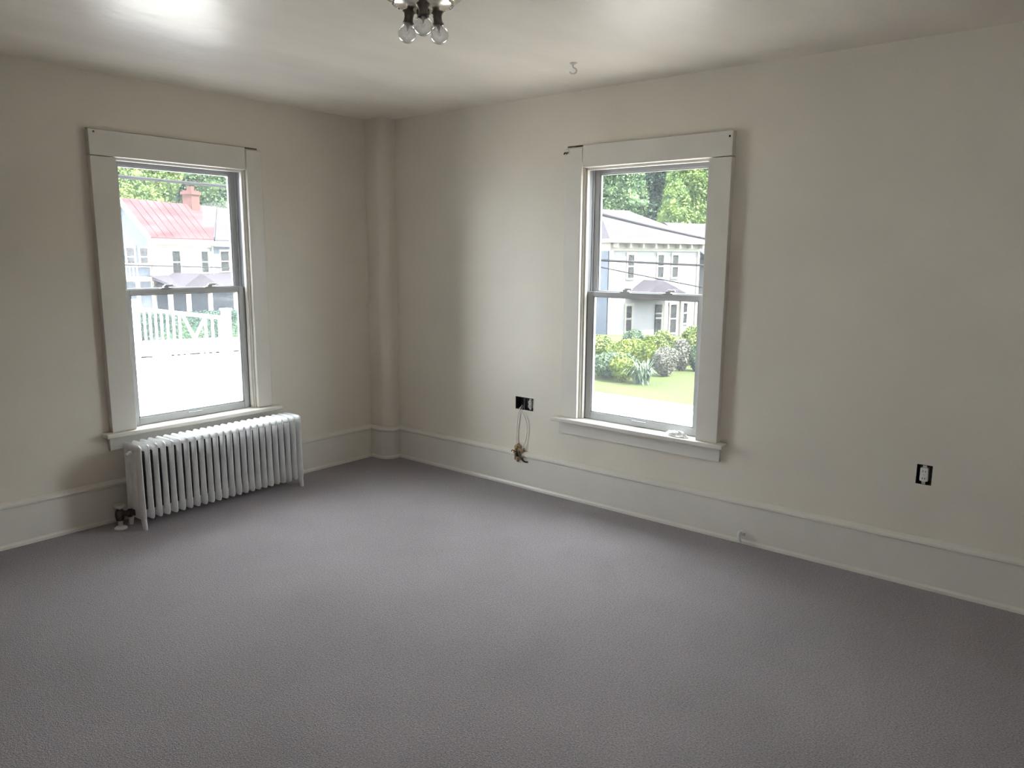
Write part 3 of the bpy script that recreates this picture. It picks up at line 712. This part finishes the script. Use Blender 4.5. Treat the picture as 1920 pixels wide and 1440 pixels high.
def crown_points(n, lobes, fill=.75):
    """points near the surface of overlapping lobes [(cx,cy,cz,rx,ry,rz)]"""
    lob = np.array(lobes); w_ = lob[:, 3]*lob[:, 5]; idx = rng.choice(len(lob), n, p=w_/w_.sum())
    d = rng.normal(size=(n, 3)); d /= np.linalg.norm(d, axis=1)[:, None]
    r = fill+(1-fill)*rng.random(n)**.5*1.1
    return lob[idx, :3]+d*lob[idx, 3:]*r[:, None]

def leafy(P, size, core_frac=.12):
    """leaf blades plus a sparse solid core, as (verts, tris)"""
    n = len(P); v1, f1 = cloud((LEAF_V, LEAF_F), P, size*(.55+.9*rng.random((n, 1)))*np.ones((1, 3)))
    return v1, f1
def tree(loc, h, r, leaf, label, n=46000, trunk=.3, piece=.19):
    root = tag(empty('tree', loc), label, 'tree', 'trees in front of the wooded hill')
    lob = [(0, 0, h*.62, r*.72, r*.72, h*.32)]
    for k in range(11):
        a = 2*math.pi*k/11+random.random(); q = r*(.35+.38*random.random())
        lob.append((q*math.cos(a), q*math.sin(a), h*(.42+.42*random.random()), r*.42, r*.42, h*.15))
    P = crown_points(n, lob, .6); v1, f1 = leafy(P, piece)
    Q = crown_points(260, [(a, b, c, d*.72, e*.72, f*.72) for a, b, c, d, e, f in lob], .5); v2, f2 = cloud(ICO1, Q, .34*(.7+.8*rng.random((260, 1)))*np.ones((1, 3)))
    mesh_np('crown', np.concatenate([v1, v2]), np.concatenate([f1, f2+len(v1)]), leaf, root)
    bm = nb(); tube(bm, [(0, 0, -.6), (.05, 0, h*.25), (-.05, .06, h*.55)], [trunk, trunk*.8, trunk*.4], 10); tr = obj('trunk', bm, 'bark', root, smooth=True)
    for k in range(4):
        a = k*1.6+random.random(); bm = nb(); tube(bm, [(0, 0, h*.25), (r*.3*math.cos(a), r*.3*math.sin(a), h*.42), (r*.55*math.cos(a), r*.55*math.sin(a), h*.58)], [trunk*.5, trunk*.3, trunk*.12], 6); obj('branch', bm, 'bark', tr, smooth=True)
    return root
def tree_at(px, py, D, h, *a, **k):
    """plan position from the bearing of a point in the photograph; foot on the terrain, crown middle at the bearing's height"""
    d = fw+(px-960)/FPX*rt2-(py-720)/FPX*up2; s = D/math.hypot(d.x, d.y); p = CAM+d*s
    z = terrain(p.x, p.y); tree((p.x, p.y, z), max(h, (p.z-z)/.62), *a, **k)
tree_at(248, 355, 60, 5, 3.4, 'leaf_yellow', 'bright yellow-green tree above the red roof, left of its chimney')
tree_at(318, 362, 76, 5, 3.8, 'leaf_dark', 'dark bluish-green tree just left of the brick chimney')
tree_at(405, 372, 64, 5, 3.2, 'leaf_mid', 'mid-green tree just right of the brick chimney')
tree_at(1155, 352, 66, 5, 3.2, 'leaf_mid', 'mid-green tree rising over the left end of the grey hipped roof')
tree_at(1222, 375, 72, 5, 3.0, 'leaf_dark', 'dark green tree over the falling hip of the grey roof')
tree_at(1288, 388, 62, 5, 2.6, 'leaf_yellow', 'bright yellow-green tree over the right end of the grey roof')
tree_at(1318, 345, 78, 5, 3.4, 'leaf_mid', 'mid-green tree high at the right edge of the right-hand window')

# forest on the slope: hundreds of crowns nobody could count
P, K, Sk = [], [], []
for k in range(460):
    a = rng.uniform(D2R(12), D2R(92)); r = rng.uniform(86, 152); x, y = r*math.sin(a), r*math.cos(a)
    cr = rng.uniform(2.2, 3.8); z = terrain(x, y)+cr*.9; n = 1900 if r < 120 else 900
    d = rng.normal(size=(n, 3)); d /= np.linalg.norm(d, axis=1)[:, None]; d[:, 2] = np.abs(d[:, 2])*1.35-.3
    lump = 1+.22*np.sin(d[:, :1]*5+k)*np.cos(d[:, 1:2]*6+2*k)
    P.append(np.array([x, y, z])+d*cr*lump*(.72+.34*rng.random((n, 1))))
    for q in range(5): K.append((x+rng.uniform(-.4, .4)*cr, y+rng.uniform(-.4, .4)*cr, z+rng.uniform(-.3, .5)*cr)); Sk.append([cr*.42]*3)
P = np.concatenate(P); v1, f1 = leafy(P, .48); v2, f2 = cloud(ICO1, np.array(K), np.array(Sk))
fo = mesh_np('forest', np.concatenate([v1, v2]), np.concatenate([f1, f2+len(v1)]), 'forest'); tag(fo, 'dense green forest covering the hillside behind the houses', 'forest', None, 'stuff')

def shrub(px, py, D, w_, h_, leaf, label, n=6000, size=.05, flat=False, lift=0., name='shrub'):
    d = fw+(px-960)/FPX*rt2-(py-720)/FPX*up2; s = D/math.hypot(d.x, d.y); p = CAM+d*s
    zb = terrain(p.x, p.y)+.03; top = p.z+h_/2; hh = top-zb
    root = tag(empty(name, (p.x, p.y, zb)), label, 'shrub', 'shrubs along the lawn bed')
    if flat: lob = [(x*w_*.42, y*w_*.30, hh*.55, w_*.40, w_*.34, hh*.46) for x in (-.6, 0, .6) for y in (-.3, .3)]
    else: lob = [(0, 0, hh*.52, w_*.46, w_*.46, hh*.50)]+[(w_*.26*math.cos(k*1.26), w_*.26*math.sin(k*1.26), hh*(.4+.3*random.random()), w_*.27, w_*.27, hh*.30) for k in range(5)]
    Pn = crown_points(n, lob, .7); Pn[:, 2] = np.maximum(Pn[:, 2], size*.5)
    v1, f1 = leafy(Pn, size); Q = crown_points(70, [(a, b, c, d_*.7, e*.7, f*.7) for a, b, c, d_, e, f in lob], .5)
    v2, f2 = cloud(ICO1, Q, .05*np.ones((70, 3))); mesh_np('foliage', np.concatenate([v1, v2]), np.concatenate([f1, f2+len(v1)]), leaf, root)
    bm = nb()
    for k in range(4): tube(bm, [(.04*math.cos(k*1.6), .04*math.sin(k*1.6), -.05), (w_*.2*math.cos(k*1.6), w_*.2*math.sin(k*1.6), hh*.55)], [.018, .01], 6)
    obj('stem', bm, 'bark', root)
    return root
shrub(1126, 645, 18.2, .72, .40, 'shrub_light', 'round light green shrub at the left end of the bed, behind the low hedge')
shrub(1181, 652, 17.4, 1.0, .36, 'shrub_yellow', 'flat-topped yellow-green shrub behind the low front hedge', flat=True)
shrub(1148, 678, 16.35, 1.0, .34, 'shrub_dark', 'low dark-fronted hedge at the left front of the lawn bed', flat=True)
shrub(1168, 669, 15.62, .52, .14, 'shrub_yellow', 'small bright yellow-green cushion on the front of the low hedge', n=2200)
shrub(1215, 652, 16.75, .32, .50, 'shrub_yellow', 'upright golden shrub with orange tips in the middle of the bed')
shrub(1190, 632, 19.4, .66, .34, 'shrub_dark', 'dusky green shrub against the white house, below its front door')
shrub(1243, 634, 18.6, .66, .34, 'shrub_light', 'yellowish green shrub behind the silver shrub')
shrub(1247, 672, 16.6, .56, .48, 'shrub_grey', 'silvery grey-white mounded shrub at the lawn edge', n=7000, size=.036)
shrub(1278, 658, 17.5, .40, .52, 'shrub_grey', 'narrow pale flowering shrub right of the silvery mound')
shrub(1300, 636, 18.6, .62, .62, 'shrub_light', 'tall pale green shrub at the right end of the bed')
shrub(1306, 664, 17.5, .30, .40, 'shrub_dark', 'small dark mound standing in for the shade under the tall pale shrub')  # dark leaf mound put where bluish shade lies under the tall shrub
# clipped dark hedge at the foot of the red-roofed house
hg = tag(empty('hedge', (14.2, 33.2, -2.9), math.radians(-18)), 'long dark clipped hedge in front of the red-roofed house, behind the railing', 'hedge')
n = 16000; Ph = np.stack([rng.uniform(-6, 8, n), rng.uniform(-.5, .5, n), rng.uniform(.1, 1.45, n)], 1)
fc = rng.integers(0, 3, n); Ph[fc == 0, 2] = rng.uniform(1.32, 1.5, (fc == 0).sum()); Ph[fc == 1, 1] = rng.uniform(-.62, -.45, (fc == 1).sum())
v1, f1 = leafy(Ph, .10); mesh_np('foliage', v1, f1, 'leaf_dark', hg)
bx('branch_core', 'leaf_dark', hg, (-5.9, 7.9, -.4, .4, 0, 1.3))
# iris clump: arching blades
d = fw+(1205-960)/FPX*rt2-(690-720)/FPX*up2; s = 15.45/math.hypot(d.x, d.y); p = CAM+d*s
ir = tag(empty('iris_clump', (p.x, p.y, terrain(p.x, p.y)+.03)), 'clump of arching bluish-green blades between low hedge and silvery shrub', 'plant')
bm = nb()
for k in range(70):
    a = random.uniform(0, 6.28); q = random.uniform(.15, .42); b0 = random.uniform(0, .18); h_ = random.uniform(.25, .5); w_ = .014
    n_ = Vector((-math.sin(a), math.cos(a), 0))*w_; c_ = Vector((b0*math.cos(a*3), b0*math.sin(a*3), 0)); e = Vector((math.cos(a), math.sin(a), 0))
    pts = [c_, c_+e*q*.35+Vector((0, 0, h_*.7)), c_+e*q*.75+Vector((0, 0, h_)), c_+e*q*1.1+Vector((0, 0, h_*.75))]
    L_ = [bm.verts.new(x-n_*f) for x, f in zip(pts, (1, 1.1, .8, .1))]; R_ = [bm.verts.new(x+n_*f) for x, f in zip(pts, (1, 1.1, .8, .1))]
    for i in range(3): bm.faces.new((L_[i], R_[i], R_[i+1], L_[i+1]))
o = obj('blades', bm, 'iris', ir); o['kind'] = 'stuff'

# ------------------------------------------------------------------ overhead wires
def wire(name, a, b, r, label, sag=.15, ext=5., exta=None):
    a, b = Vector(a), Vector(b); v = b-a; ea = ext if exta is None else exta; a2, b2 = a-v*ea, b+v*ext; L = (b2-a2).length
    pts = [a2+(b2-a2)*t-Vector((0, 0, sag*(4*t*(1-t)-4*(ea/(ea+ext+1))*(1-ea/(ea+ext+1))))) for t in np.linspace(0, 1, 25)]
    bm = nb(); tube(bm, pts, r, 6); tag(obj(name, bm, 'wire', smooth=True), label, 'wire', 'overhead wires outside')
wire('overhead_wire', (4.84, 15.49, 3.47), (9.25, 17.71, 3.63), .045, 'thick dark overhead cable crossing the trees above the red roof', ext=3)
wire('overhead_wire', (5.77, 17.27, 1.235), (8.64, 16.91, 1.14), .018, 'thin overhead wire crossing the upper windows of the red-roofed house', ext=4)
wire('overhead_wire', (11.10, 5.11, 2.53), (17.58, 5.80, 2.236), .034, 'dark overhead wire slanting down across the grey hipped roof', ext=2, exta=.45)
wire('overhead_wire', (12.80, 6.17, 1.476), (14.94, 4.37, 1.395), .030, 'level overhead wire crossing the upper windows of the white house', ext=4, exta=1.4)
wire('overhead_wire', (14.90, 6.57, 1.111), (15.80, 4.87, .795), .017, 'thin lowest overhead wire above the small porch roof of the white house', ext=6, exta=1.4)
